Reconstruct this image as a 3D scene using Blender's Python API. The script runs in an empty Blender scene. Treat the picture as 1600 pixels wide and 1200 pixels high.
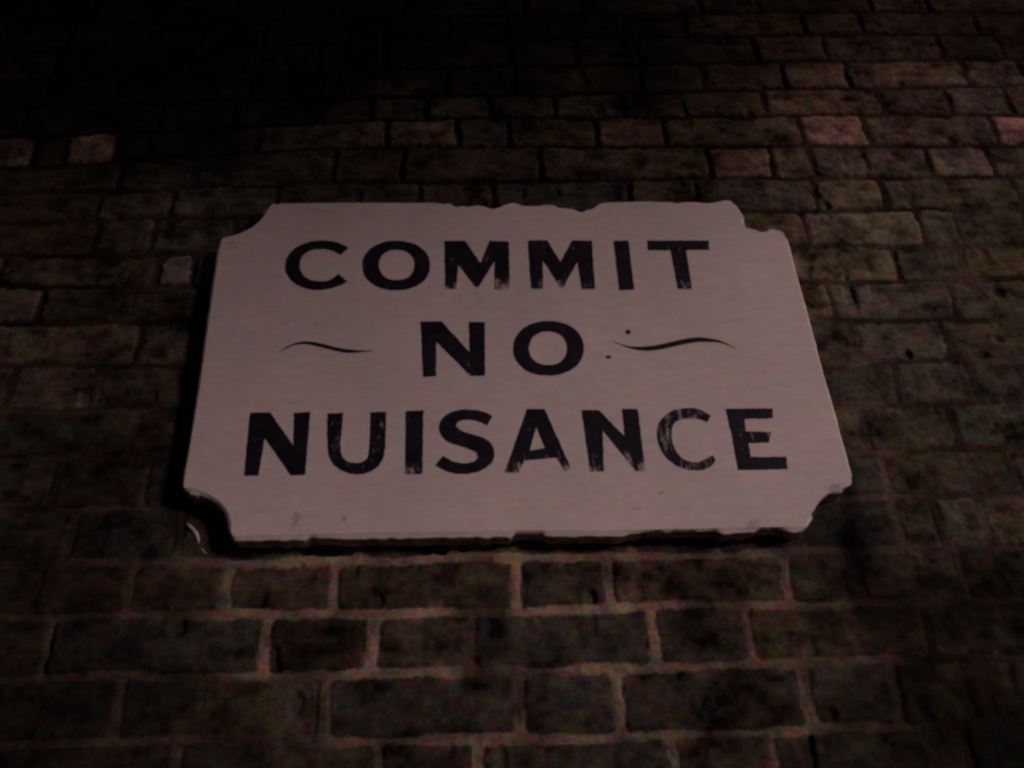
import bpy, math, random
import numpy as np
from mathutils import Matrix, Vector
from mathutils.geometry import tessellate_polygon

scene = bpy.context.scene
# ------------------------------------------------------------------ camera
cd = bpy.data.cameras.new("camera")
cd.sensor_fit = 'HORIZONTAL'; cd.sensor_width = 36.0
cd.lens = 36.0 * 1400 / 1600
cd.clip_start = 0.01; cd.clip_end = 200
cam = bpy.data.objects.new("camera", cd)
scene.collection.objects.link(cam)
R = Matrix(((0.99855095, 0.00898696, -0.05305872),
            (-0.04055615, -0.52239574, -0.85173816),
            (-0.03537218, 0.85265581, -0.52127429)))
cam.matrix_world = Matrix.Translation((-0.04633436, -1.10393752, 1.6)) @ R.to_4x4()
scene.camera = cam
scene.render.resolution_x = 1024; scene.render.resolution_y = 768
# ------------------------------------------------------------------ light
TO_LIGHT = Vector((0.76, -0.60, 0.24)).normalized()      # low light from the right
elev = math.asin(TO_LIGHT.z); azim = math.atan2(TO_LIGHT.x, TO_LIGHT.y)
world = bpy.data.worlds.new("World"); scene.world = world
world.use_nodes = True
wn = world.node_tree.nodes; wl = world.node_tree.links
sky = wn.new("ShaderNodeTexSky"); sky.sky_type = 'NISHITA'; sky.sun_disc = False
sky.sun_elevation = elev; sky.sun_rotation = azim
wl.new(sky.outputs[0], wn["Background"].inputs[0])
wn["Background"].inputs[1].default_value = 0.0020
sl = bpy.data.lights.new("sun", 'SUN'); sl.energy = 1.57; sl.angle = math.radians(8.0)
sl.color = (1.0, 0.695, 0.77)
so = bpy.data.objects.new("sun", sl); scene.collection.objects.link(so)
so.rotation_euler = TO_LIGHT.to_track_quat('Z', 'Y').to_euler(); so.location = (2, -2, 4)
scene.view_settings.view_transform = 'Standard'; scene.view_settings.look = 'None'
scene.view_settings.exposure = 0.0; scene.view_settings.gamma = 1.0
scene.view_settings.use_curve_mapping = False
scene.cycles.filter_width = 2.7                           # the phone lens is soft

JOINTS = [
    [(-0.5060,1.8035),(-0.1429,1.7939),(0.1553,1.7882),(0.4635,1.7925),(0.6203,1.7903)],
    [(-0.5218,1.8752),(-0.3352,1.8719),(-0.1458,1.8701),(0.1640,1.8667),(0.4029,1.8684),(0.6473,1.8685)],
    [(-0.5380,1.9491),(-0.3447,1.9447),(-0.2276,1.9452),(-0.1328,1.9406),(0.0509,1.9437),(0.2546,1.9457),(0.3365,1.9422),(0.5031,1.9418),(0.6717,1.9397)],
    [(-0.5532,2.0182),(-0.3294,2.0119),(-0.1513,2.0117),(0.0545,2.0110),(0.2645,2.0120),(0.5223,2.0140),(0.6970,2.0132)],
    [(-0.5690,2.0901),(-0.4047,2.0881),(0.5242,2.0887),(0.7225,2.0872)],
    [(-0.5854,2.1648),(-0.4583,2.1629),(0.4867,2.1578),(0.6355,2.1608),(0.7480,2.1612)],
    [(-0.5581,2.2379),(-0.4532,2.2377),(0.5049,2.2357),(0.7736,2.2358)],
    [(-0.6533,2.3117),(-0.4557,2.3098),(0.5027,2.3098),(0.7998,2.3117)],
    [(-0.6617,2.3866),(-0.4582,2.3864),(0.5199,2.3860),(0.8247,2.3840)],
    [(-0.6963,2.4553),(-0.4592,2.4556),(0.5262,2.4593),(0.8519,2.4632)],
    [(-0.7114,2.5187),(-0.5170,2.5158),(-0.4392,2.5195),(0.5531,2.5327),(0.8762,2.5337)],
    [(-0.7265,2.5825),(-0.4295,2.5963),(-0.0705,2.6036),(0.5382,2.6117),(0.9052,2.6181)],
    [(-0.7411,2.6438),(-0.4382,2.6632),(-0.0707,2.6747),(0.2542,2.6805),(0.5542,2.6863),(0.9298,2.6895)],
    [(-0.7546,2.7006),(-0.4477,2.7364),(-0.2884,2.7495),(-0.0708,2.7572),(0.2627,2.7580),(0.6628,2.7625),(0.9562,2.7662)],
    [(-0.7722,2.7749),(-0.4561,2.8008),(-0.2932,2.8133),(-0.0710,2.8267),(0.2709,2.8316),(0.6820,2.8406),(0.9829,2.8436)],
    [(-0.7889,2.8451),(-0.4095,2.8704),(0.0441,2.8873),(0.7005,2.9160),(1.0103,2.9235)],
    [(-0.8056,2.9153),(-0.0712,2.9617),(0.7191,2.9915),(1.0361,2.9983)],
    [(-0.8239,2.9923),(-0.0713,3.0375),(0.7381,3.0689)],
    [(-0.8418,3.0677),(-0.0715,3.1093),(0.7555,3.1399)],
]
PERPENDS = {
    -1: [-0.2655,-0.1472,-0.0360,0.1946,0.3102],
    0: [-0.4532,-0.3510,-0.2146,0.0157,0.1349,0.3640,0.4734],
    1: [-0.5486,-0.2901,-0.1612,-0.0418,0.1842,0.3051,0.5362],
    2: [-0.4672,-0.3475,-0.2117,0.0159,0.1366,0.3666,0.4657,0.5981],
    3: [-0.5529,-0.4154,0.5320,0.5921,0.6516],
    4: [-0.4705,0.5376,0.7212],
    5: [-0.5033,0.5238,0.6540],
    6: [-0.5653,0.5957,0.7079],
    7: [-0.5211,0.5459,0.6909],
    8: [-0.6788,0.5281,0.7215],
    9: [-0.5167,-0.4637,0.6502],
    10: [-0.6215,-0.5331,0.7142,0.7800],
    11: [-0.5148,-0.3518,0.5516,0.6686,0.9060],
    12: [0.0873,0.3779,0.4906,0.5599,0.7684],
    13: [-0.7582,-0.7093,-0.6300,-0.3953,-0.1781,-0.0542,0.0351,0.1895,0.3102,0.5598,0.6758,0.9166],
    14: [-0.2063,-0.1095,0.0030,0.1212,0.5036,0.7250,0.8502],
    15: [0.4029,0.5552,0.6774,0.9069],
    16: [-0.5355,0.1690,0.6523],
    17: [-0.0714],
}
FACED = [(13,-0.789,5.00),(13,-0.671,8.00),(13,-0.115,2.30),(13,0.250,2.10),(13,0.153,1.20),(13,-0.291,1.60),(13,0.614,2.50),(13,0.945,2.80),(14,-0.054,1.50),(14,0.066,1.30),(12,0.438,2.00),(15,0.611,1.50),(15,0.784,1.20),(15,0.960,1.50),(11,-0.434,1.40),(9,-0.488,1.90),(10,0.649,1.50),(9,0.597,1.50),(8,0.631,1.20),(6,-0.070,1.00),(3,0.620,1.50),(3,0.683,1.60),(6,-0.627,1.40),(7,-0.635,1.50),(7,0.611,1.15),(12,0.258,1.30),(11,0.613,1.20)]
DIRT_SHADE = [(0.2410,1.9369,0.045,0.03,0.25),(0.3012,1.9775,0.06,0.02,0.5),(0.4889,1.9354,0.09,0.05,0.35),(0.4690,2.0448,0.02,0.05,0.12),(0.4659,1.9783,0.05,0.03,0.35),(0.5447,1.8012,0.16,0.1,0.5),(0.6352,1.9321,0.08,0.05,0.6),(-0.4931,1.8439,0.16,0.08,0.55),(-0.5805,2.0004,0.12,0.08,0.65)]  # dark patches; beside the sign's lower right notch, a painted shadow
OUTLINE = [(-0.4175,2.5164),(-0.4159,2.5266),(-0.4048,2.5305),(-0.3908,2.5357),(-0.3728,2.5487),(-0.3582,2.5684),(-0.3508,2.5926),(-0.3464,2.5980),(-0.3391,2.5953),(-0.3333,2.5980),(-0.2529,2.5996),(-0.1719,2.5997),(-0.0904,2.5999),(-0.0771,2.5972),(-0.0669,2.5986),(-0.0577,2.5904),(-0.0475,2.5932),(-0.0372,2.5918),(-0.0208,2.5946),(-0.0056,2.5892),(0.0036,2.5865),(0.0119,2.5906),(0.0224,2.5961),(0.0328,2.6002),(0.0410,2.5989),(0.0501,2.5934),(0.0717,2.5934),(0.0915,2.5962),(0.1007,2.5949),(0.1066,2.5894),(0.1149,2.5894),(0.1302,2.5867),(0.1401,2.5812),(0.1452,2.5799),(0.1539,2.5854),(0.1602,2.5867),(0.1668,2.5909),(0.1724,2.5964),(0.1801,2.6006),(0.2095,2.6020),(0.2463,2.6035),(0.2892,2.6022),(0.3015,2.5995),(0.3124,2.6023),(0.3335,2.6023),(0.3510,2.5996),(0.3673,2.6024),(0.3817,2.6066),(0.3910,2.6053),(0.3966,2.5941),(0.4016,2.5803),(0.4061,2.5693),(0.3999,2.5638),(0.4024,2.5544),(0.4065,2.5476),(0.4182,2.5436),(0.4287,2.5382),(0.4383,2.5396),(0.4456,2.5449),(0.4586,2.5423),(0.4641,2.5382),(0.4664,2.5289),(0.4685,2.3900),(0.4691,2.2887),(0.4714,2.1827),(0.4724,2.1213),(0.4727,2.1003),(0.4707,2.0956),(0.4657,2.0929),(0.4533,2.0884),(0.4420,2.0849),(0.4335,2.0822),(0.4275,2.0786),(0.4209,2.0722),(0.4163,2.0668),(0.4122,2.0596),(0.4057,2.0533),(0.4011,2.0480),(0.3969,2.0400),(0.3936,2.0365),(0.3293,2.0372),(0.2534,2.0364),(0.1657,2.0363),(0.0952,2.0368),(-0.0035,2.0386),(-0.1015,2.0387),(-0.2147,2.0392),(-0.3107,2.0384),(-0.3384,2.0372),(-0.3422,2.0424),(-0.3441,2.0572),(-0.3477,2.0669),(-0.3538,2.0767),(-0.3651,2.0885),(-0.3828,2.0987),(-0.3974,2.1044),(-0.4098,2.1055),(-0.4113,2.1101),(-0.4115,2.1826),(-0.4120,2.2630),(-0.4154,2.3891),(-0.4180,2.4912)]
WORDS = {
    'COMMIT': [
        [[(-0.2226,2.5069),(-0.2324,2.5142),(-0.2450,2.5197),(-0.2623,2.5216),(-0.2793,2.5204),(-0.2958,2.5133),(-0.3081,2.5016),(-0.3152,2.4874),(-0.3160,2.4704),(-0.3117,2.4550),(-0.3026,2.4413),(-0.2887,2.4316),(-0.2741,2.4262),(-0.2599,2.4249),(-0.2458,2.4273),(-0.2320,2.4326),(-0.2206,2.4410),(-0.2347,2.4563),(-0.2402,2.4487),(-0.2493,2.4432),(-0.2611,2.4418),(-0.2731,2.4433),(-0.2844,2.4504),(-0.2912,2.4601),(-0.2941,2.4719),(-0.2931,2.4874),(-0.2871,2.4968),(-0.2779,2.5025),(-0.2659,2.5047),(-0.2536,2.5037),(-0.2436,2.4999),(-0.2335,2.4929)]],
        [[(-0.0968,2.4717),(-0.0972,2.4631),(-0.0989,2.4556),(-0.1017,2.4487),(-0.1055,2.4426),(-0.1104,2.4372),(-0.1161,2.4327),(-0.1226,2.4291),(-0.1299,2.4265),(-0.1378,2.4249),(-0.1468,2.4245),(-0.1558,2.4250),(-0.1638,2.4266),(-0.1711,2.4293),(-0.1779,2.4329),(-0.1839,2.4375),(-0.1890,2.4429),(-0.1932,2.4490),(-0.1964,2.4559),(-0.1985,2.4634),(-0.1996,2.4719),(-0.1994,2.4805),(-0.1980,2.4882),(-0.1955,2.4952),(-0.1918,2.5016),(-0.1871,2.5072),(-0.1813,2.5120),(-0.1747,2.5159),(-0.1673,2.5186),(-0.1591,2.5203),(-0.1498,2.5209),(-0.1405,2.5203),(-0.1322,2.5186),(-0.1246,2.5158),(-0.1177,2.5120),(-0.1116,2.5072),(-0.1065,2.5015),(-0.1023,2.4951),(-0.0993,2.4880),(-0.0975,2.4803)],[(-0.1204,2.4730),(-0.1206,2.4677),(-0.1214,2.4631),(-0.1228,2.4589),(-0.1248,2.4550),(-0.1274,2.4517),(-0.1304,2.4489),(-0.1338,2.4467),(-0.1377,2.4451),(-0.1419,2.4441),(-0.1467,2.4438),(-0.1514,2.4441),(-0.1557,2.4451),(-0.1596,2.4468),(-0.1632,2.4490),(-0.1664,2.4518),(-0.1692,2.4552),(-0.1714,2.4590),(-0.1731,2.4632),(-0.1742,2.4679),(-0.1747,2.4731),(-0.1746,2.4784),(-0.1739,2.4831),(-0.1725,2.4874),(-0.1706,2.4912),(-0.1681,2.4947),(-0.1651,2.4976),(-0.1616,2.4999),(-0.1577,2.5016),(-0.1534,2.5026),(-0.1485,2.5030),(-0.1436,2.5026),(-0.1393,2.5016),(-0.1352,2.4999),(-0.1316,2.4975),(-0.1284,2.4946),(-0.1257,2.4912),(-0.1235,2.4873),(-0.1218,2.4829),(-0.1208,2.4783)]],
        [[(-0.0753,2.5209),(-0.0429,2.5208),(-0.0198,2.4762),(-0.0050,2.5208),(0.0249,2.5195),(0.0237,2.4255),(0.0005,2.4256),(0.0019,2.4799),(-0.0235,2.4306),(-0.0283,2.4306),(-0.0541,2.4737),(-0.0572,2.4271),(-0.0735,2.4259)]],
        [[(0.0551,2.5214),(0.0852,2.5214),(0.1036,2.4784),(0.1245,2.5214),(0.1557,2.5207),(0.1528,2.4262),(0.1323,2.4251),(0.1299,2.4783),(0.1043,2.4282),(0.1004,2.4288),(0.0761,2.4823),(0.0741,2.4265),(0.0556,2.4266)]],
        [[(0.1899,2.5204),(0.2135,2.5210),(0.2125,2.4241),(0.1897,2.4236)]],
        [[(0.2433,2.5210),(0.3416,2.5209),(0.3393,2.5023),(0.3026,2.5017),(0.3011,2.4253),(0.2797,2.4254),(0.2781,2.5008),(0.2423,2.5018)]],
    ],
    'NO': [
        [[(-0.1093,2.3673),(-0.0789,2.3671),(-0.0384,2.3128),(-0.0386,2.3657),(-0.0156,2.3656),(-0.0167,2.2724),(-0.0366,2.2721),(-0.0861,2.3312),(-0.0862,2.2725),(-0.1042,2.2714)]],
        [[(0.1274,2.3180),(0.1261,2.3096),(0.1238,2.3022),(0.1204,2.2954),(0.1160,2.2894),(0.1107,2.2841),(0.1046,2.2797),(0.0978,2.2762),(0.0903,2.2737),(0.0823,2.2722),(0.0733,2.2718),(0.0643,2.2724),(0.0565,2.2740),(0.0493,2.2767),(0.0429,2.2803),(0.0373,2.2848),(0.0327,2.2901),(0.0290,2.2962),(0.0264,2.3030),(0.0249,2.3104),(0.0247,2.3189),(0.0256,2.3273),(0.0276,2.3349),(0.0307,2.3418),(0.0350,2.3481),(0.0402,2.3537),(0.0464,2.3584),(0.0533,2.3621),(0.0610,2.3648),(0.0693,2.3665),(0.0787,2.3670),(0.0880,2.3663),(0.0961,2.3646),(0.1035,2.3618),(0.1100,2.3579),(0.1157,2.3531),(0.1203,2.3475),(0.1239,2.3411),(0.1262,2.3341),(0.1274,2.3265)],[(0.1029,2.3182),(0.1022,2.3130),(0.1010,2.3084),(0.0991,2.3042),(0.0968,2.3004),(0.0939,2.2971),(0.0906,2.2943),(0.0869,2.2921),(0.0828,2.2905),(0.0784,2.2896),(0.0736,2.2893),(0.0687,2.2897),(0.0645,2.2907),(0.0606,2.2924),(0.0572,2.2946),(0.0542,2.2974),(0.0517,2.3008),(0.0497,2.3046),(0.0484,2.3088),(0.0477,2.3134),(0.0476,2.3187),(0.0481,2.3239),(0.0493,2.3286),(0.0511,2.3329),(0.0534,2.3367),(0.0562,2.3402),(0.0596,2.3430),(0.0633,2.3453),(0.0674,2.3470),(0.0719,2.3480),(0.0769,2.3483),(0.0819,2.3479),(0.0862,2.3469),(0.0901,2.3451),(0.0936,2.3428),(0.0967,2.3399),(0.0991,2.3364),(0.1010,2.3325),(0.1023,2.3282),(0.1029,2.3235)]],
    ],
    'NUISANCE': [
        [[(-0.3384,2.2164),(-0.3117,2.2166),(-0.2754,2.1647),(-0.2790,2.2148),(-0.2570,2.2165),(-0.2562,2.1215),(-0.2743,2.1205),(-0.3146,2.1772),(-0.3166,2.1212),(-0.3352,2.1210)]],
        [[(-0.2336,2.2134),(-0.2127,2.2148),(-0.2123,2.1934),(-0.2132,2.1772),(-0.2129,2.1611),(-0.2105,2.1492),(-0.2058,2.1421),(-0.1987,2.1384),(-0.1893,2.1372),(-0.1791,2.1404),(-0.1741,2.1487),(-0.1743,2.1766),(-0.1751,2.2149),(-0.1535,2.2160),(-0.1532,2.1763),(-0.1534,2.1497),(-0.1591,2.1341),(-0.1702,2.1240),(-0.1861,2.1199),(-0.2024,2.1232),(-0.2192,2.1337),(-0.2276,2.1482),(-0.2310,2.1694)]],
        [[(-0.1271,2.2166),(-0.1029,2.2168),(-0.1025,2.1203),(-0.1254,2.1199)]],
        [[(-0.0078,2.2073),(-0.0198,2.2144),(-0.0343,2.2174),(-0.0513,2.2182),(-0.0659,2.2141),(-0.0779,2.2040),(-0.0820,2.1917),(-0.0790,2.1780),(-0.0694,2.1671),(-0.0540,2.1615),(-0.0399,2.1565),(-0.0309,2.1511),(-0.0287,2.1439),(-0.0335,2.1374),(-0.0448,2.1345),(-0.0565,2.1359),(-0.0670,2.1406),(-0.0760,2.1465),(-0.0857,2.1330),(-0.0752,2.1251),(-0.0612,2.1202),(-0.0449,2.1189),(-0.0286,2.1217),(-0.0144,2.1298),(-0.0071,2.1410),(-0.0063,2.1542),(-0.0112,2.1663),(-0.0230,2.1745),(-0.0372,2.1788),(-0.0515,2.1844),(-0.0582,2.1914),(-0.0563,2.1982),(-0.0490,2.2014),(-0.0370,2.2015),(-0.0250,2.1978),(-0.0154,2.1922)]],
        [[(0.0401,2.2174),(0.0647,2.2177),(0.0952,2.1250),(0.0871,2.1209),(0.0769,2.1419),(0.0340,2.1379),(0.0243,2.1205),(0.0064,2.1207)],[(0.0516,2.1899),(0.0621,2.1563),(0.0412,2.1531)]],
        [[(0.1162,2.2149),(0.1404,2.2146),(0.1724,2.1719),(0.1728,2.2158),(0.1950,2.2161),(0.1949,2.1206),(0.1826,2.1202),(0.1429,2.1827),(0.1386,2.1201),(0.1206,2.1204)]],
        [[(0.2962,2.2035),(0.2862,2.2129),(0.2705,2.2171),(0.2512,2.2155),(0.2339,2.2073),(0.2215,2.1938),(0.2161,2.1757),(0.2180,2.1550),(0.2252,2.1388),(0.2392,2.1256),(0.2567,2.1196),(0.2724,2.1200),(0.2834,2.1235),(0.2928,2.1335),(0.2893,2.1417),(0.2802,2.1371),(0.2717,2.1332),(0.2610,2.1316),(0.2484,2.1356),(0.2397,2.1488),(0.2363,2.1636),(0.2379,2.1815),(0.2434,2.1935),(0.2544,2.1988),(0.2681,2.2002),(0.2813,2.1979),(0.2901,2.1938)]],
        [[(0.3191,2.2146),(0.3861,2.2141),(0.3831,2.1984),(0.3430,2.1977),(0.3416,2.1786),(0.3763,2.1766),(0.3705,2.1602),(0.3423,2.1597),(0.3412,2.1386),(0.3903,2.1384),(0.3892,2.1196),(0.3207,2.1192),(0.3210,2.1683)]],
    ],
}
FLOURISHES = [
    [(-0.3121,2.3124),(-0.2977,2.3259),(-0.2824,2.3327),(-0.2689,2.3334),(-0.2527,2.3303),(-0.2341,2.3240),(-0.2156,2.3192),(-0.1996,2.3174),(-0.1757,2.3158),(-0.1971,2.3136),(-0.2129,2.3123),(-0.2290,2.3163),(-0.2476,2.3222),(-0.2638,2.3270),(-0.2776,2.3291),(-0.2909,2.3264),(-0.3016,2.3199)],
    [(0.1663,2.3349),(0.1773,2.3263),(0.1909,2.3214),(0.2048,2.3196),(0.2237,2.3209),(0.2430,2.3244),(0.2627,2.3299),(0.2823,2.3348),(0.3016,2.3364),(0.3155,2.3337),(0.3294,2.3308),(0.3508,2.3165),(0.3333,2.3256),(0.3170,2.3280),(0.3028,2.3281),(0.2859,2.3263),(0.2664,2.3219),(0.2468,2.3165),(0.2299,2.3133),(0.2158,2.3128),(0.1996,2.3155),(0.1839,2.3220),(0.1728,2.3292)],
]
SPOTS = [(0.1951,2.3463,0.004,0.0038),(0.1616,2.3025,0.0038,0.0028)]
MARKS = [(-0.2630,2.0583,0.006,0.011,0.45),(-0.2652,2.0479,0.005,0.006,0.35),(-0.2014,2.0581,0.0035,0.004,0.6),(-0.1719,2.1062,0.004,0.002,0.5),(0.2120,2.0878,0.005,0.002,0.6),(0.1772,2.0656,0.005,0.002,0.4),(0.4487,2.0913,0.016,0.006,0.6),(-0.4004,2.5113,0.007,0.008,0.35),(-0.2718,2.5819,0.02,0.006,0.25),(0.3260,2.0422,0.01,0.006,0.5),(0.2504,2.5938,0.03,0.006,0.25)]  # small marks; at the lower right notch, painted shade of a rounded edge
DAB = [(-0.4070,2.0667,0.0028),(-0.4023,2.0621,0.0044),(-0.3965,2.0558,0.0048),(-0.3922,2.0487,0.0032),(-0.3895,2.0417,0.0020),(-0.3861,2.0347,0.0024),(-0.3794,2.0268,0.0028),(-0.3723,2.0224,0.0012)]
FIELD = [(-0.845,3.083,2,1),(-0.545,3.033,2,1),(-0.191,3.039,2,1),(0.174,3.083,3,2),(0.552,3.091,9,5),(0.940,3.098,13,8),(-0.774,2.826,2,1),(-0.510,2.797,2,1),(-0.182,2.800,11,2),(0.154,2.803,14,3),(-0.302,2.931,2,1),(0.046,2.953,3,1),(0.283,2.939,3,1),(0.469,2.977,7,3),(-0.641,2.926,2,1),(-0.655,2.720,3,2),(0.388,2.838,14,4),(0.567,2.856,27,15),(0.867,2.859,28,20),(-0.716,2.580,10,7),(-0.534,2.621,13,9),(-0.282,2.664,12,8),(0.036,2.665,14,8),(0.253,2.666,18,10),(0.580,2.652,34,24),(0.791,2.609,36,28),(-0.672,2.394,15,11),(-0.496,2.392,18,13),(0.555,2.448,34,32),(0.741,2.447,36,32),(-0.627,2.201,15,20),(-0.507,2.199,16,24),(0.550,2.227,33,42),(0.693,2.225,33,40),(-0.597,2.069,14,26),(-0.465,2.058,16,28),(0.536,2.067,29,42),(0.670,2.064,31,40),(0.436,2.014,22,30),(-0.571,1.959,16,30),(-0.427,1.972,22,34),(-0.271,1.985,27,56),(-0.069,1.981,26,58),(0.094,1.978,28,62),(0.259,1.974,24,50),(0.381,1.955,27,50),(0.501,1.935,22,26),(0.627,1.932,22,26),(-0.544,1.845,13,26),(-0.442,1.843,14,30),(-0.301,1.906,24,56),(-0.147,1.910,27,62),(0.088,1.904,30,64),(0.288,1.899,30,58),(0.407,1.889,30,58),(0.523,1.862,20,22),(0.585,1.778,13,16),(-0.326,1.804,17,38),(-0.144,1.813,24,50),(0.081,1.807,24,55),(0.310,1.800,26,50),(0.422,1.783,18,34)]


SHADE_EDGE_AT = (-.25, 0, 2.30); SHADE_TREE_R = 3.0  # wall point at the added shade's edge, and size of the unseen foliage
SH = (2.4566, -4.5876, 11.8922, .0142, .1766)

rng = np.random.default_rng(11); random.seed(4)
# ------------------------------------------------------------------ helpers
def vnoise(x, z, s, seed):
    """smooth value noise in -1..1, cell size s"""
    r = np.random.default_rng(seed); g = r.uniform(-1, 1, (257, 257))
    u = x / s + 91.3; v = z / s + 57.7
    i = np.floor(u).astype(int); j = np.floor(v).astype(int)
    fu = u - i; fv = v - j
    fu = fu * fu * (3 - 2 * fu); fv = fv * fv * (3 - 2 * fv)
    i %= 256; j %= 256
    return ((g[i, j] * (1 - fu) + g[i + 1, j] * fu) * (1 - fv) + (g[i, j + 1] * (1 - fu) + g[i + 1, j + 1] * fu) * fv)
def sstep(a, b, x):
    t = np.clip((x - a) / (b - a), 0, 1); return t * t * (3 - 2 * t)
def lin(L):
    c = np.asarray(L, float) / 255.0
    return np.where(c <= 0.04045, c / 12.92, ((c + 0.055) / 1.055) ** 2.4)
def mesh_obj(name, verts, faces, mats, parent=None):
    me = bpy.data.meshes.new(name); me.from_pydata(verts, [], faces); me.update()
    for m in (mats if isinstance(mats, (list, tuple)) else [mats]): me.materials.append(m)
    o = bpy.data.objects.new(name, me); scene.collection.objects.link(o)
    if parent: o.parent = parent
    return o
class NT:
    def __init__(s, name):
        s.m = bpy.data.materials.new(name); s.m.use_nodes = True; s.n = s.m.node_tree.nodes; s.l = s.m.node_tree.links
        s.b = s.n["Principled BSDF"]
    def add(s, t, **k):
        n = s.n.new(t)
        for a, v in k.items(): setattr(n, a, v)
        return n
    def math(s, op, a, b=None, c=None, clamp=False):
        n = s.n.new("ShaderNodeMath"); n.operation = op; n.use_clamp = clamp
        for i, v in enumerate((a, b, c)):
            if v is None: continue
            if isinstance(v, (int, float)): n.inputs[i].default_value = v
            else: s.l.new(v, n.inputs[i])
        return n.outputs[0]
    def noise(s, vec, scale, detail=4, rough=.6, stretch=None, color=False):
        if stretch:
            mp = s.n.new("ShaderNodeMapping"); mp.inputs['Scale'].default_value = stretch; s.l.new(vec, mp.inputs[0]); vec = mp.outputs[0]
        n = s.n.new("ShaderNodeTexNoise"); s.l.new(vec, n.inputs['Vector'])
        n.inputs['Scale'].default_value = scale; n.inputs['Detail'].default_value = detail; n.inputs['Roughness'].default_value = rough
        return n.outputs['Color' if color else 'Fac']
    def ramp(s, fac, a, b, lo=0., hi=1.):
        n = s.n.new("ShaderNodeMapRange"); n.inputs[1].default_value = a; n.inputs[2].default_value = b
        n.inputs[3].default_value = lo; n.inputs[4].default_value = hi; s.l.new(fac, n.inputs[0]); return n.outputs[0]
    def mix(s, fac, a, b, mode='MIX'):
        n = s.n.new("ShaderNodeMix"); n.data_type = 'RGBA'; n.blend_type = mode
        for sock, v in ((n.inputs[0], fac), (n.inputs[6], a), (n.inputs[7], b)):
            if isinstance(v, (int, float)): sock.default_value = v
            elif isinstance(v, tuple): sock.default_value = (*v, 1)
            else: s.l.new(v, sock)
        return n.outputs[2]
    def bump(s, h, strength, dist):
        n = s.n.new("ShaderNodeBump"); n.inputs['Strength'].default_value = strength; n.inputs['Distance'].default_value = dist
        s.l.new(h, n.inputs['Height']); s.l.new(n.outputs[0], s.b.inputs['Normal'])

# ------------------------------------------------------------------ brick wall
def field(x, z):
    """target tones of bricks and mortar, light falloff included, from place to place"""
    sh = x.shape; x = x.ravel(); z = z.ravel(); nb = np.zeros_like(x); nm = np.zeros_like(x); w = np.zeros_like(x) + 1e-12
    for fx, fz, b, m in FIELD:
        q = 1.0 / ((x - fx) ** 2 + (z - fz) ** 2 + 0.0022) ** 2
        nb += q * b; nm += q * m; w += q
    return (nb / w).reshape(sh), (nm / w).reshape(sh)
def shade_of_added_tree(x, z):
    """sunlight arriving at the wall past the added foliage, measured, as the radiance of a surface of albedo 0.6"""
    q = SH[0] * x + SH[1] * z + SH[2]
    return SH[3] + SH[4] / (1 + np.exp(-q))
XL, XR, ZB, ZT = -2.4, 2.5, 0.0, 4.4
def axis(lo, a, b, hi, fine, coarse):
    return np.concatenate([np.arange(lo, a - 1e-6, coarse), np.arange(a, b, fine), np.arange(b, hi, coarse)])
gx = axis(XL, -1.0, 1.16, XR, 0.0025, 0.012); gz = axis(ZB, 1.70, 3.25, ZT, 0.0025, 0.012)
X, Z = np.meshgrid(gx, gz, indexing='ij')
# wander of the joints
Xw = X + .0028 * vnoise(X, Z, .035, 1) + .0012 * vnoise(X, Z, .012, 2)
Zw = Z + .0032 * vnoise(X, Z, .06, 3) + .0014 * vnoise(X, Z, .016, 4)
lines = [[(p[0], p[1] - .075 * k) for p in JOINTS[0]] for k in range(24, 0, -1)] + JOINTS + \
        [[(p[0], p[1] + .075 * k) for p in JOINTS[-1]] for k in range(1, 18)]
LZ = np.stack([np.interp(gx, [p[0] for p in l], [p[1] for p in l]) for l in lines])      # line, x
row = np.zeros(X.shape, int)
for l in range(len(lines)): row += (Zw > LZ[l][:, None])
row -= 1; row = np.clip(row, 0, len(lines) - 2)
ix = np.arange(len(gx))[:, None] + np.zeros_like(row)
dlo = Zw - LZ[row, ix]; dhi = LZ[row + 1, ix] - Zw
rows = {}
for r in range(len(lines) - 1):
    k = r - 24
    base = sorted(PERPENDS.get(k, []))
    if not base: base = [-.3 + .17 * (r % 2) + .03 * random.random()]
    out = []
    st = random.random() < .5
    xx = base[0]
    while xx > XL - .3:
        out.append(xx); xx -= (.232 if st else .117) + random.uniform(-.006, .006); st = not st
    for a, b in zip(base, base[1:]):
        xx = a; st = random.random() < .5
        while b - xx > .265:
            xx += (.232 if st else .117) + random.uniform(-.006, .006); st = not st
            if b - xx > .06: out.append(xx)
        out.append(b)
    xx = base[-1]; st = random.random() < .5
    while xx < XR + .3:
        xx += (.232 if st else .117) + random.uniform(-.006, .006); st = not st; out.append(xx)
    rows[r] = np.array(sorted(out))
H = np.zeros(X.shape); colr = np.zeros(X.shape + (3,)); dp = np.zeros(X.shape); bid = np.zeros(X.shape, int)
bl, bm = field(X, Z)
btone = np.ones(X.shape); bhue = np.zeros(X.shape); boff = np.zeros(X.shape); btx = np.zeros(X.shape); btz = np.zeros(X.shape)
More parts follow.
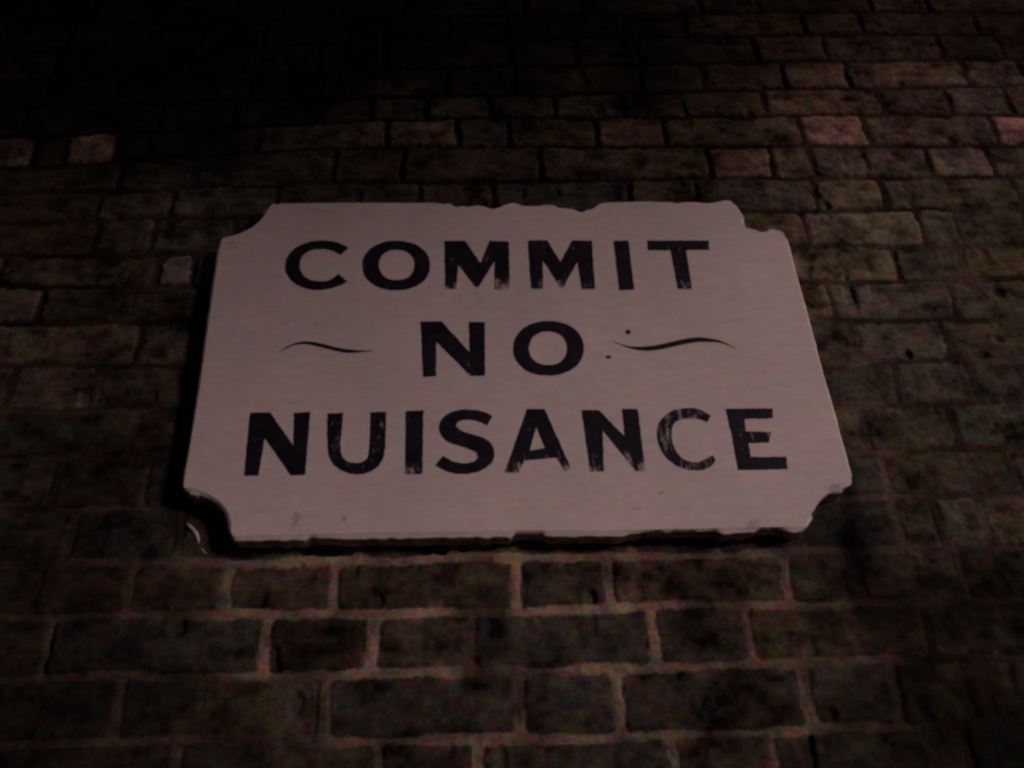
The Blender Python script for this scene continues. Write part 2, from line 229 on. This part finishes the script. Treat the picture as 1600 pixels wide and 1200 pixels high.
for r, ps in rows.items():
    m = row == r
    if not m.any(): continue
    xs = Xw[m]; i = np.clip(np.searchsorted(ps, xs) - 1, 0, len(ps) - 2)
    dp[m] = np.minimum(xs - ps[i], ps[i + 1] - xs)
    n = len(ps)
    tone = rng.lognormal(0, .17, n); hue = rng.normal(0, 1, n); off = rng.normal(0, .0009, n)
    tx = rng.normal(0, .006, n); tz = rng.normal(0, .012, n)
    for k, fx, v in FACED:
        if k + 24 == r:
            j = int(np.clip(np.searchsorted(ps, fx) - 1, 0, n - 2)); tone[j] = v; off[j] = abs(off[j])
    btone[m] = np.where(tone[i] > 4, tone[i] * (.45 + .55 * sstep(-.5, .6, vnoise(X[m], Z[m], .03, 18))), tone[i]); bhue[m] = hue[i]; boff[m] = off[i]; btx[m] = tx[i] * (xs - (ps[i] + ps[i + 1]) / 2); btz[m] = tz[i] * (dlo[m] - .037)
n1 = vnoise(X, Z, .10, 5); n2 = vnoise(X, Z, .022, 6); n3 = vnoise(X, Z, .008, 7); n4 = vnoise(X, Z, .0035, 8)
bright = sstep(38, 62, bm)                                # where the wall was repointed with pale flush mortar
hwh = .0044 + .0008 * bright + .0016 * n1 + .0012 * n2     # half widths of bed joints and perpends
hwv = .0048 + .0012 * bright + .0014 * n1 - .0010 * n2
dh = np.minimum(dlo, dhi) - hwh; dv = dp - hwv
rad = .006
a = np.clip(rad - dh, 0, None); b = np.clip(rad - dv, 0, None)
d = np.where((dh < rad) & (dv < rad), rad - np.sqrt(a * a + b * b), np.minimum(dh, dv))   # rounded corners
d = d + .0011 * n3 + .0009 * n4
mort = 1 - sstep(-.0008, .0012, d)                        # 1 in the mortar
dep = np.interp(bm, [8, 20, 36, 58], [.0062, .0036, .0016, .0006]) * (.35 + .65 * sstep(-.5, .4, vnoise(X, Z, .11, 17)))
arris = .0026 * np.clip(1 - d / .004, 0, 1) ** 2
Hb = boff + btx + btz - arris + .0011 * n2 + .0006 * n3 + .0004 * n4
Hb -= .005 * sstep(.55, .85, vnoise(X, Z, .030, 9)) * sstep(-.2, .5, n1)          # spalled patches
Hm = -dep + .0010 * n2 + .0008 * n3 + .0005 * n4 + .0012 * vnoise(X, Z, .05, 10)
H = Hb * (1 - mort) + Hm * mort
# albedo by brick kind and target tone; leftover light falloff is painted in
soot_shade = np.ones(X.shape)
for fx, fz, sx, sz, f in DIRT_SHADE:
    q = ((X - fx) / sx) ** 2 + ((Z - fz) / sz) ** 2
    soot_shade *= 1 - (1 - f) * np.exp(-q * (1.0 + .5 * n2)) 
weath = .30 * vnoise(X, Z, .055, 15) + .22 * vnoise(X, Z, .028, 16)      # sooty film and lime bloom running across bricks and joints
mott = np.clip(1 + weath + .22 * n1 + .42 * n2 + .34 * n3 + .22 * n4 + .35 * vnoise(X / 2.2, Z, .012, 14), .12, None)

KB = .62
illum = shade_of_added_tree(X, Z)
lb = (lin(bl) * (1.3 - .25 * sstep(.5, .8, X) * (1 - sstep(2.5, 2.7, Z))) + lin(5.0) * .7 * (1 - sstep(2.45, 2.75, Z))) * KB / illum * btone * soot_shade * np.minimum(mott, 1.9)
fac = np.clip(btone - 1.4, 0, 1)
warm = sstep(.2, .7, X) * sstep(2.6, 2.8, Z)
tint = np.stack([1.04 + .2 * warm + .05 * bhue + .1 * fac, (.92 + .08 * sstep(.3, .9, X) * (1 - warm)) - .01 * bhue - .12 * fac, .60 - .05 * bhue], -1)
# pale weathered skin over the joints' grey and rust
lm = lin(bm * np.where(bm > 45, 1.22, 1.1)) * KB / illum * (.3 + .7 * soot_shade) * (1 + 1.1 * weath + .16 * n1 + .25 * n2 + .16 * n3) * (1 - .6 * sstep(.0, .6, vnoise(X, Z, .07, 12)))
mt = np.stack([1.08 + .05 * n2, .82 + .03 * n1, .54 + 0 * n1 - .06 * n2], -1)
smear = sstep(.45, .75, vnoise(X, Z, .026, 13)) * sstep(.014, .0, d) * bright * .3
mf = np.clip(mort + smear, 0, 1)[..., None]
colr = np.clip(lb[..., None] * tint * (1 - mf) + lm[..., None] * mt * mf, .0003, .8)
nx, nz = X.shape
co = np.stack([X, -H, Z], -1).reshape(-1, 3)
idx = np.arange(nx * nz).reshape(nx, nz)
quads = np.stack([idx[:-1, :-1], idx[1:, :-1], idx[1:, 1:], idx[:-1, 1:]], -1).reshape(-1, 4)
# sides and back close the wall
ring = np.concatenate([idx[:, 0], idx[-1, 1:], idx[-2::-1, -1], idx[0, -2:0:-1]])
bco = co[ring].copy(); bco[:, 1] = .33
bi = np.arange(len(ring)) + nx * nz
nxt = np.roll(np.arange(len(ring)), -1)
sides = np.stack([ring, bi, bi[nxt], ring[nxt]], -1)
allco = np.concatenate([co, bco])
me = bpy.data.meshes.new("brick_wall")
nq = len(quads) + len(sides); nl = nq * 4 + len(ring)
me.vertices.add(len(allco)); me.vertices.foreach_set("co", allco.astype(np.float32).ravel())
me.loops.add(nl); me.loops.foreach_set("vertex_index", np.concatenate([quads.ravel(), sides.ravel(), bi[::-1]]).astype(np.int32))
me.polygons.add(nq + 1)
me.polygons.foreach_set("loop_start", np.concatenate([np.arange(nq) * 4, [nq * 4]]).astype(np.int32))
me.polygons.foreach_set("use_smooth", np.concatenate([np.ones(len(quads)), np.zeros(len(sides) + 1)]).astype(bool))
me.update(calc_edges=True); me.validate()

at = me.color_attributes.new("albedo", 'FLOAT_COLOR', 'POINT')
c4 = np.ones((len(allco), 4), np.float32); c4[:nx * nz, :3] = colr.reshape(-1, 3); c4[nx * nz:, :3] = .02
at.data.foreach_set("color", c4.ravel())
W = NT("sooty_brick")
g = W.add("ShaderNodeNewGeometry").outputs['Position']
av = W.add("ShaderNodeAttribute", attribute_name="albedo").outputs['Color']
f1 = W.ramp(W.noise(g, 260, 3, .7), .3, .7, .62, 1.38)
cb = W.noise(g, 80, 3, .7, stretch=(.5, 1, 1.5), color=True)                # red, olive and grey grains of the stock bricks
hs = W.add("ShaderNodeHueSaturation"); hs.inputs['Saturation'].default_value = 1.6; hs.inputs['Value'].default_value = 2.0
W.l.new(cb, hs.inputs['Color'])
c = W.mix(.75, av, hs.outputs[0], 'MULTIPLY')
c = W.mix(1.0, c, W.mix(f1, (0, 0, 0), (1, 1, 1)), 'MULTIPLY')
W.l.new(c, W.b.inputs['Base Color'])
W.b.inputs['Roughness'].default_value = .92; W.b.inputs['Specular IOR Level'].default_value = .04
W.bump(W.noise(g, 420, 4, .7), .55, .0012)
me.materials.append(W.m)
wall = bpy.data.objects.new("brick_wall", me); scene.collection.objects.link(wall)
wall["label"] = "old sooty dark brick wall with pale mortar joints behind the painted sign"; wall["category"] = "wall"

def curved_dab(pts, mat, parent):
    """a ragged pale sliver on the wall"""
    vs, fs = [], []
    for i, (x, z, w) in enumerate(pts):
        for k in range(7):
            t = math.pi * k / 6
            vs.append((x + w * math.cos(t) + .0004 * random.uniform(-1, 1), .003 - (.006 if 0 < k < 6 else 0) * (.5 + .5 * math.sin(t)) * min(1, w / .004) - .001, z + w * .35 * math.cos(t) * -.5))
    n = len(pts)
    for i in range(n - 1):
        for k in range(6): fs.append((i * 7 + k, i * 7 + k + 1, (i + 1) * 7 + k + 1, (i + 1) * 7 + k))
    o = mesh_obj("pale_sliver", vs, fs, mat, parent)
    for p in o.data.polygons: p.use_smooth = True
    return o
DM = NT("pale_sliver_mat"); g = DM.add("ShaderNodeNewGeometry").outputs['Position']
DM.l.new(DM.mix(DM.ramp(DM.noise(g, 300), .35, .65), (.16, .15, .14), (.5, .48, .46)), DM.b.inputs['Base Color'])
DM.b.inputs['Roughness'].default_value = .8
dab = curved_dab(DAB, DM.m, wall)
dab["label"] = "pale ragged sliver"

# ------------------------------------------------------------------ ground and unseen foliage added to shade the wall
GM = NT("wet_asphalt"); g = GM.add("ShaderNodeNewGeometry").outputs['Position']
GM.l.new(GM.mix(GM.noise(g, 60, 5), (.035, .034, .033), (.075, .07, .066)), GM.b.inputs['Base Color']); GM.b.inputs['Roughness'].default_value = .8
gr = mesh_obj("ground", [(-60, -60, 0), (60, -60, 0), (60, 60, 0), (-60, 60, 0)], [(0, 1, 2, 3)], GM.m); gr["kind"] = "structure"
gdir = Vector((-.61, 0, .79))                              # towards the dark corner of the picture
L = TO_LIGHT
edge = Vector(SHADE_EDGE_AT) + L * 8.0
cc = edge + gdir * SHADE_TREE_R
LM = NT("leaf_green"); oi = LM.add("ShaderNodeNewGeometry").outputs['Position']
LM.l.new(LM.mix(LM.noise(oi, 3), (.035, .06, .02), (.07, .11, .035)), LM.b.inputs['Base Color']); LM.b.inputs['Roughness'].default_value = .6
KM = NT("bark_brown"); kp = KM.add("ShaderNodeNewGeometry").outputs['Position']
KM.l.new(KM.mix(KM.noise(kp, 14, 5, stretch=(1, 1, .2)), (.05, .04, .03), (.14, .11, .08)), KM.b.inputs['Base Color']); KM.b.inputs['Roughness'].default_value = .9
added_shade_tree = bpy.data.objects.new("added_shade_tree", None); scene.collection.objects.link(added_shade_tree); added_shade_tree.location = (cc.x, cc.y, 0)
added_shade_tree["label"] = "unseen leafy tree put in to shade the wall"; added_shade_tree["category"] = "added_shade_tree"
tr = np.random.default_rng(5); vs, fs = [], []
clumps = []
while len(clumps) < 150:
    v = tr.uniform(-1, 1, 3)
    if v @ v < 1: clumps.append(Vector(v * SHADE_TREE_R * np.array([.93, .93, .93])))
for c_ in clumps:
    rr_ = tr.uniform(.45, .75)
    for _ in range(75):
        d_ = Vector(tr.normal(0, 1, 3)).normalized() * rr_ * tr.uniform(.3, 1) ** .5
        p_ = c_ + d_ + Vector((0, 0, cc.z))
        if (p_ - Vector((0, 0, cc.z))).length > SHADE_TREE_R + .1 * tr.normal(): continue
        a_ = Vector(tr.normal(0, 1, 3)).normalized(); b_ = a_.cross(Vector(tr.normal(0, 1, 3))).normalized(); s_ = tr.uniform(.09, .15)
        b0 = len(vs); vs += [tuple(p_ - a_ * s_), tuple(p_ + b_ * s_ * .5), tuple(p_ + a_ * s_), tuple(p_ - b_ * s_ * .5)]; fs.append((b0, b0 + 1, b0 + 2, b0 + 3))
mesh_obj("added_crown", vs, fs, LM.m, added_shade_tree)
vs, fs = [], []
def limb(a, b, r0, r1, segs=10, rings=6):
    a = Vector(a); b = Vector(b); ax = (b - a).normalized(); u_ = ax.orthogonal().normalized(); w_ = ax.cross(u_); s0 = len(vs)
    for i in range(rings + 1):
        t = i / rings; c0 = a.lerp(b, t) + (u_ * math.sin(t * 5) + w_ * math.cos(t * 4)) * .05 * (r0 / .2) * (0 < i < rings)
        for k in range(segs):
            an = 2 * math.pi * k / segs; q = c0 + (u_ * math.cos(an) + w_ * math.sin(an)) * (r0 + (r1 - r0) * t); vs.append(tuple(q))
    for i in range(rings):
        for k in range(segs): fs.append((s0 + i * segs + k, s0 + i * segs + (k + 1) % segs, s0 + (i + 1) * segs + (k + 1) % segs, s0 + (i + 1) * segs + k))
limb((0, 0, -.05), (.1, 0, cc.z - 1.5), .26, .18)
for k in range(9):
    an = k * 2.4; limb((.1, 0, cc.z - 1.7 + .1 * k), (1.9 * math.cos(an), 1.9 * math.sin(an), cc.z - .6 + .28 * k), .11, .03)
mesh_obj("added_trunk", vs, fs, KM.m, added_shade_tree)

# ------------------------------------------------------------------ sign
T = .028
cx = sum(p[0] for p in OUTLINE) / len(OUTLINE); cz = sum(p[1] for p in OUTLINE) / len(OUTLINE)
sign = bpy.data.objects.new("wall_sign", None); scene.collection.objects.link(sign); sign.empty_display_size = .1
sign.location = (cx, 0, cz)
sign["label"] = "cream notched-corner board painted COMMIT NO NUISANCE in black capitals"; sign["category"] = "sign"

def resample(p, step):
    out = []
    for i in range(len(p)):
        a = Vector(p[i]); b = Vector(p[(i + 1) % len(p)]); n = max(1, int(round((b - a).length / step)))
        for k in range(n): out.append(a.lerp(b, k / n))
    return out
def paint_base(N, wear=None):
    """the cream paint of the board: brush drag, grime, painted light falloff, small marks; returns a colour socket"""
    g = N.add("ShaderNodeNewGeometry").outputs['Position']
    c = N.mix(N.ramp(N.noise(g, 5, 5, .6), .3, .7), PAINT_A, PAINT_B)
    c = N.mix(N.ramp(N.noise(g, 40, 4, .65, stretch=(1, 1, 2.2)), .35, .75, 0, .28), c, (.42, .36, .30))
    c = N.mix(N.ramp(N.noise(g, 210, 2, .6, stretch=(.5, 1, 1)), .35, .7, 0, .16), c, (.38, .40, .36))
    cl = N.noise(g, 55, 2, .6, stretch=(.6, 1, 1.4), color=True)
    hs = N.add("ShaderNodeHueSaturation"); hs.inputs['Saturation'].default_value = 1.0; hs.inputs['Value'].default_value = 2.0
    N.l.new(cl, hs.inputs['Color'])
    c = N.mix(.16, c, hs.outputs[0], 'MULTIPLY')
    # light falloff painted in, darker towards the top left corner
    sp = N.add("ShaderNodeSeparateXYZ"); N.l.new(g, sp.inputs[0])
    e = N.math('ADD', N.math('MULTIPLY', sp.outputs[0], -.55), N.math('MULTIPLY', N.math('SUBTRACT', sp.outputs[2], 2.33), .75))
    e = N.math('ADD', e, N.ramp(N.noise(g, 7, 4, .6), .3, .7, -.12, .12))
    c = N.mix(N.ramp(e, -.35, .48, 0, PAINTED_FALLOFF), c, (.16, .125, .095))
    nz = N.noise(g, 160, 3, .7)
    for x, z, rx, rz, st in MARKS:
        dx = N.math('DIVIDE', N.math('SUBTRACT', sp.outputs[0], x), rx); dz = N.math('DIVIDE', N.math('SUBTRACT', sp.outputs[2], z), rz)
        q = N.math('ADD', N.math('ADD', N.math('MULTIPLY', dx, dx), N.math('MULTIPLY', dz, dz)), N.ramp(nz, .3, .7, -1.3, 1.3))
        c = N.mix(N.ramp(q, .0, 1.5, st * .75, 0), c, (.10, .075, .08))
    return g, sp, c
PAINT_A = (.69, .615, .53); PAINT_B = (.58, .545, .46); PAINTED_FALLOFF = .10
BM = NT("cream_board_paint"); g, sp, c = paint_base(BM)
BM.l.new(c, BM.b.inputs['Base Color']); BM.b.inputs['Roughness'].default_value = .55; BM.b.inputs['Specular IOR Level'].default_value = .3
BM.bump(BM.math('ADD', BM.noise(g, 60, 4, .6, stretch=(.4, 1, 1)), BM.math('MULTIPLY', BM.noise(g, 9, 2), 2.5)), .5, .0012)
EM = NT("chipped_board_edge"); g = EM.add("ShaderNodeNewGeometry").outputs['Position']
c = EM.mix(EM.ramp(EM.noise(g, 70, 5, .7), .42, .6), (.50, .44, .37), (.17, .085, .055))
EM.l.new(c, EM.b.inputs['Base Color']); EM.b.inputs['Roughness'].default_value = .8; EM.bump(EM.noise(g, 180, 4, .7), .7, .002)

pts = resample([(p[0] - cx, p[1] - cz) for p in OUTLINE], .0025)
n = len(pts)
area = sum(pts[i].x * pts[(i + 1) % n].y - pts[(i + 1) % n].x * pts[i].y for i in range(n))
if area < 0: pts.reverse()
sm = [sum((pts[(i + k) % n] for k in range(-4, 5)), Vector((0, 0))) / 9 for i in range(n)]
for _ in range(3): sm2 = [(sm[i - 1] + sm[i] * 2 + sm[(i + 1) % n]) / 4 for i in range(n)]; sm = sm2
nor = []
for i in range(n):
    t = (sm[(i + 3) % n] - sm[i - 3]).normalized(); nor.append(Vector((t.y, -t.x)))
ringA, ringB, ringC, ringD = [], [], [], []
for i in range(n):
    j = .0003 * (vnoise(np.array([i * .0025]), np.array([0.]), .009, 21)[0] + .5 * vnoise(np.array([i * .0025]), np.array([3.]), .005, 23)[0])
    p = pts[i] + nor[i] * j
    ch = .0052 + .0008 * vnoise(np.array([i * .0025]), np.array([0.]), .03, 22)[0]
    bottom = max(0, -nor[i].y) ** 3
    if pts[i].x > .32 and abs(nor[i].x) > .12 and abs(nor[i].y) > .12: ch *= .12      # worn sharp in the right-hand notches
    if nor[i].y > .5: ch *= .3
    if bottom > .8: ch = .0080 + .0008 * vnoise(np.array([i * .0025]), np.array([0.]), .05, 22)[0] - .0060 * sstep(.25, .55, vnoise(np.array([i * .0025]), np.array([2.]), .045, 26)[0])
    q = sm[i] + nor[i] * (ch + .0014 * vnoise(np.array([i * .0025]), np.array([7.]), .011, 24)[0] * (.2 + .6 * bottom))
    ringA.append((p.x, -T, p.y)); mid = p.lerp(q, .55 + .33 * bottom); ringB.append((mid.x, -T + .0018 + .0010 * bottom, mid.y))
    ringC.append((q.x, -T + .0065 + .001 * vnoise(np.array([i * .0025]), np.array([9.]), .012, 25)[0], q.y)); ringD.append((q.x, -.001, q.y))
verts = ringA + ringB + ringC + ringD
faces = [tuple(t) for t in tessellate_polygon([[Vector((p[0], p[2], 0)) for p in ringA]])]
ft = []
for f in faces:
    a, b, c_ = (Vector(verts[k]) for k in f)
    ft.append(f if (b - a).cross(c_ - a).y < 0 else f[::-1])
faces = ft; mi = [0] * len(faces)
for r_ in range(3):
    for i in range(n):
        k = (i + 1) % n
        faces.append((r_ * n + k, r_ * n + i, (r_ + 1) * n + i, (r_ + 1) * n + k)); mi.append(0 if r_ < 2 else 1)
faces.append(tuple(3 * n + i for i in range(n))); mi.append(1)
board = mesh_obj("board", verts, faces, [BM.m, EM.m], sign)
board.data.polygons.foreach_set("material_index", mi)
import bmesh
bm_ = bmesh.new(); bm_.from_mesh(board.data); bmesh.ops.recalc_face_normals(bm_, faces=bm_.faces); bm_.to_mesh(board.data); bm_.free()

# lettering -------------------------------------------------------------
def letter_mat(name, wear, zlo, zhi, low):
    N = NT(name); g, sp, c = paint_base(N)
    s1 = N.noise(g, 130, 4, .65, stretch=(1, 1, .28)); s2 = N.noise(g, 330, 3, .6); s3 = N.noise(g, 24, 3, .6)
    v = N.math('ADD', N.math('MULTIPLY', s1, .5), N.math('ADD', N.math('MULTIPLY', s2, .2), N.math('MULTIPLY', s3, .3)))
    dry = N.ramp(sp.outputs[2], zlo, zhi, low, 0)
    v = N.math('ADD', v, N.math('ADD', dry, wear))
    f = N.ramp(v, .59, .72, 0, .85)
    blk = N.mix(N.ramp(N.noise(g, 60, 3), .35, .7), (.0045, .0045, .008), (.014, .014, .022))
    N.l.new(N.mix(f, blk, c), N.b.inputs['Base Color'])
    N.b.inputs['Roughness'].default_value = .6; N.b.inputs['Specular IOR Level'].default_value = .15
    N.bump(N.math('ADD', N.noise(g, 60, 4, .6, stretch=(.4, 1, 1)), N.math('MULTIPLY', N.noise(g, 9, 2), 2.5)), .5, .0012)
    return N.m
def smooth_ring(p, rounds=2, corner=42):
    p = [Vector(q) for q in p]
    for _ in range(rounds):
        out = []; m = len(p)
        for i in range(m):
            a, b, c_ = p[i - 1], p[i], p[(i + 1) % m]
            ang = math.degrees((b - a).angle(c_ - b)) if (b - a).length > 1e-6 and (c_ - b).length > 1e-6 else 0
            if ang > corner or ang < 3: out.append(b)
            else: out += [b.lerp(a, .25), b.lerp(c_, .25)]
        p = out
    return p
def rough_ring(p, amp, seed):
    r = resample([tuple(q) for q in p], .0016); m = len(r); out = []
    for i in range(m):
        t = r[(i + 1) % m] - r[i - 1]; nn = Vector((t.y, -t.x)).normalized() if t.length else Vector((0, 0))
        j = amp * (vnoise(np.array([r[i].x]), np.array([r[i].y]), .005, seed)[0] + .7 * vnoise(np.array([r[i].x]), np.array([r[i].y]), .002, seed + 1)[0])
        out.append(r[i] + nn * j)
    return out
def flat_shape(name, shapes, mats, y, parent, amp=.0004):
    """shapes: list of (rings, material index)"""
    vs, fs, ms = [], [], []
    for si, (rings, m_) in enumerate(shapes):
        rr = [rough_ring(smooth_ring([(q[0] - cx, q[1] - cz) for q in r]), amp, 31 + si) for r in rings]
        flat = [q for r in rr for q in r]; b0 = len(vs)
        vs += [(q.x, y, q.y) for q in flat]
        for t in tessellate_polygon([[Vector((q.x, q.y, 0)) for q in r] for r in rr]):
            a, b, c_ = (flat[k] for k in t)
            cr = (b.x - a.x) * (c_.y - a.y) - (b.y - a.y) * (c_.x - a.x)
            if abs(cr) < 1e-12: continue
            t = t if cr > 0 else t[::-1]
            fs.append(tuple(k + b0 for k in t)); ms.append(m_)
    o = mesh_obj(name, vs, fs, mats, parent); o.data.polygons.foreach_set("material_index", ms)
    return o
WEAR = {"COMMIT": [(-.02, 0), (-.03, 0), (-.01, .16), (0, .12), (-.02, .03), (0, .10)], "NO": [(-.02, .08), (-.02, 0)],
        "NUISANCE": [(-.03, 0), (.025, 0), (0, .07), (-.02, 0), (.01, .14), (.02, .14), (.085, .0), (.0, 0)]}
for w, letters in WORDS.items():
    mats = []; shapes = []
    for i, rings in enumerate(letters):
        zs = [q[1] for q in rings[0]]; we, lo = WEAR[w][i]
        mats.append(letter_mat("black_sign_paint", we, min(zs), min(zs) + .032, lo)); shapes.append((rings, i))
    o = flat_shape("lettering", shapes, mats, -T - .0005, sign)
    o["label"] = "hand-painted black word " + w
FM = letter_mat("thin_black_paint", -.01, 0, 1, 0)
for f in FLOURISHES:
    o = flat_shape("flourish", [([f], 0)], [FM], -T - .0005, sign, .00015)
for x, z, rx, rz in SPOTS:
    o = flat_shape("paint_spot", [([[(x + rx * math.cos(t * .45), z + rz * math.sin(t * .45)) for t in range(14)]], 0)], [FM], -T - .0005, sign, .0004)
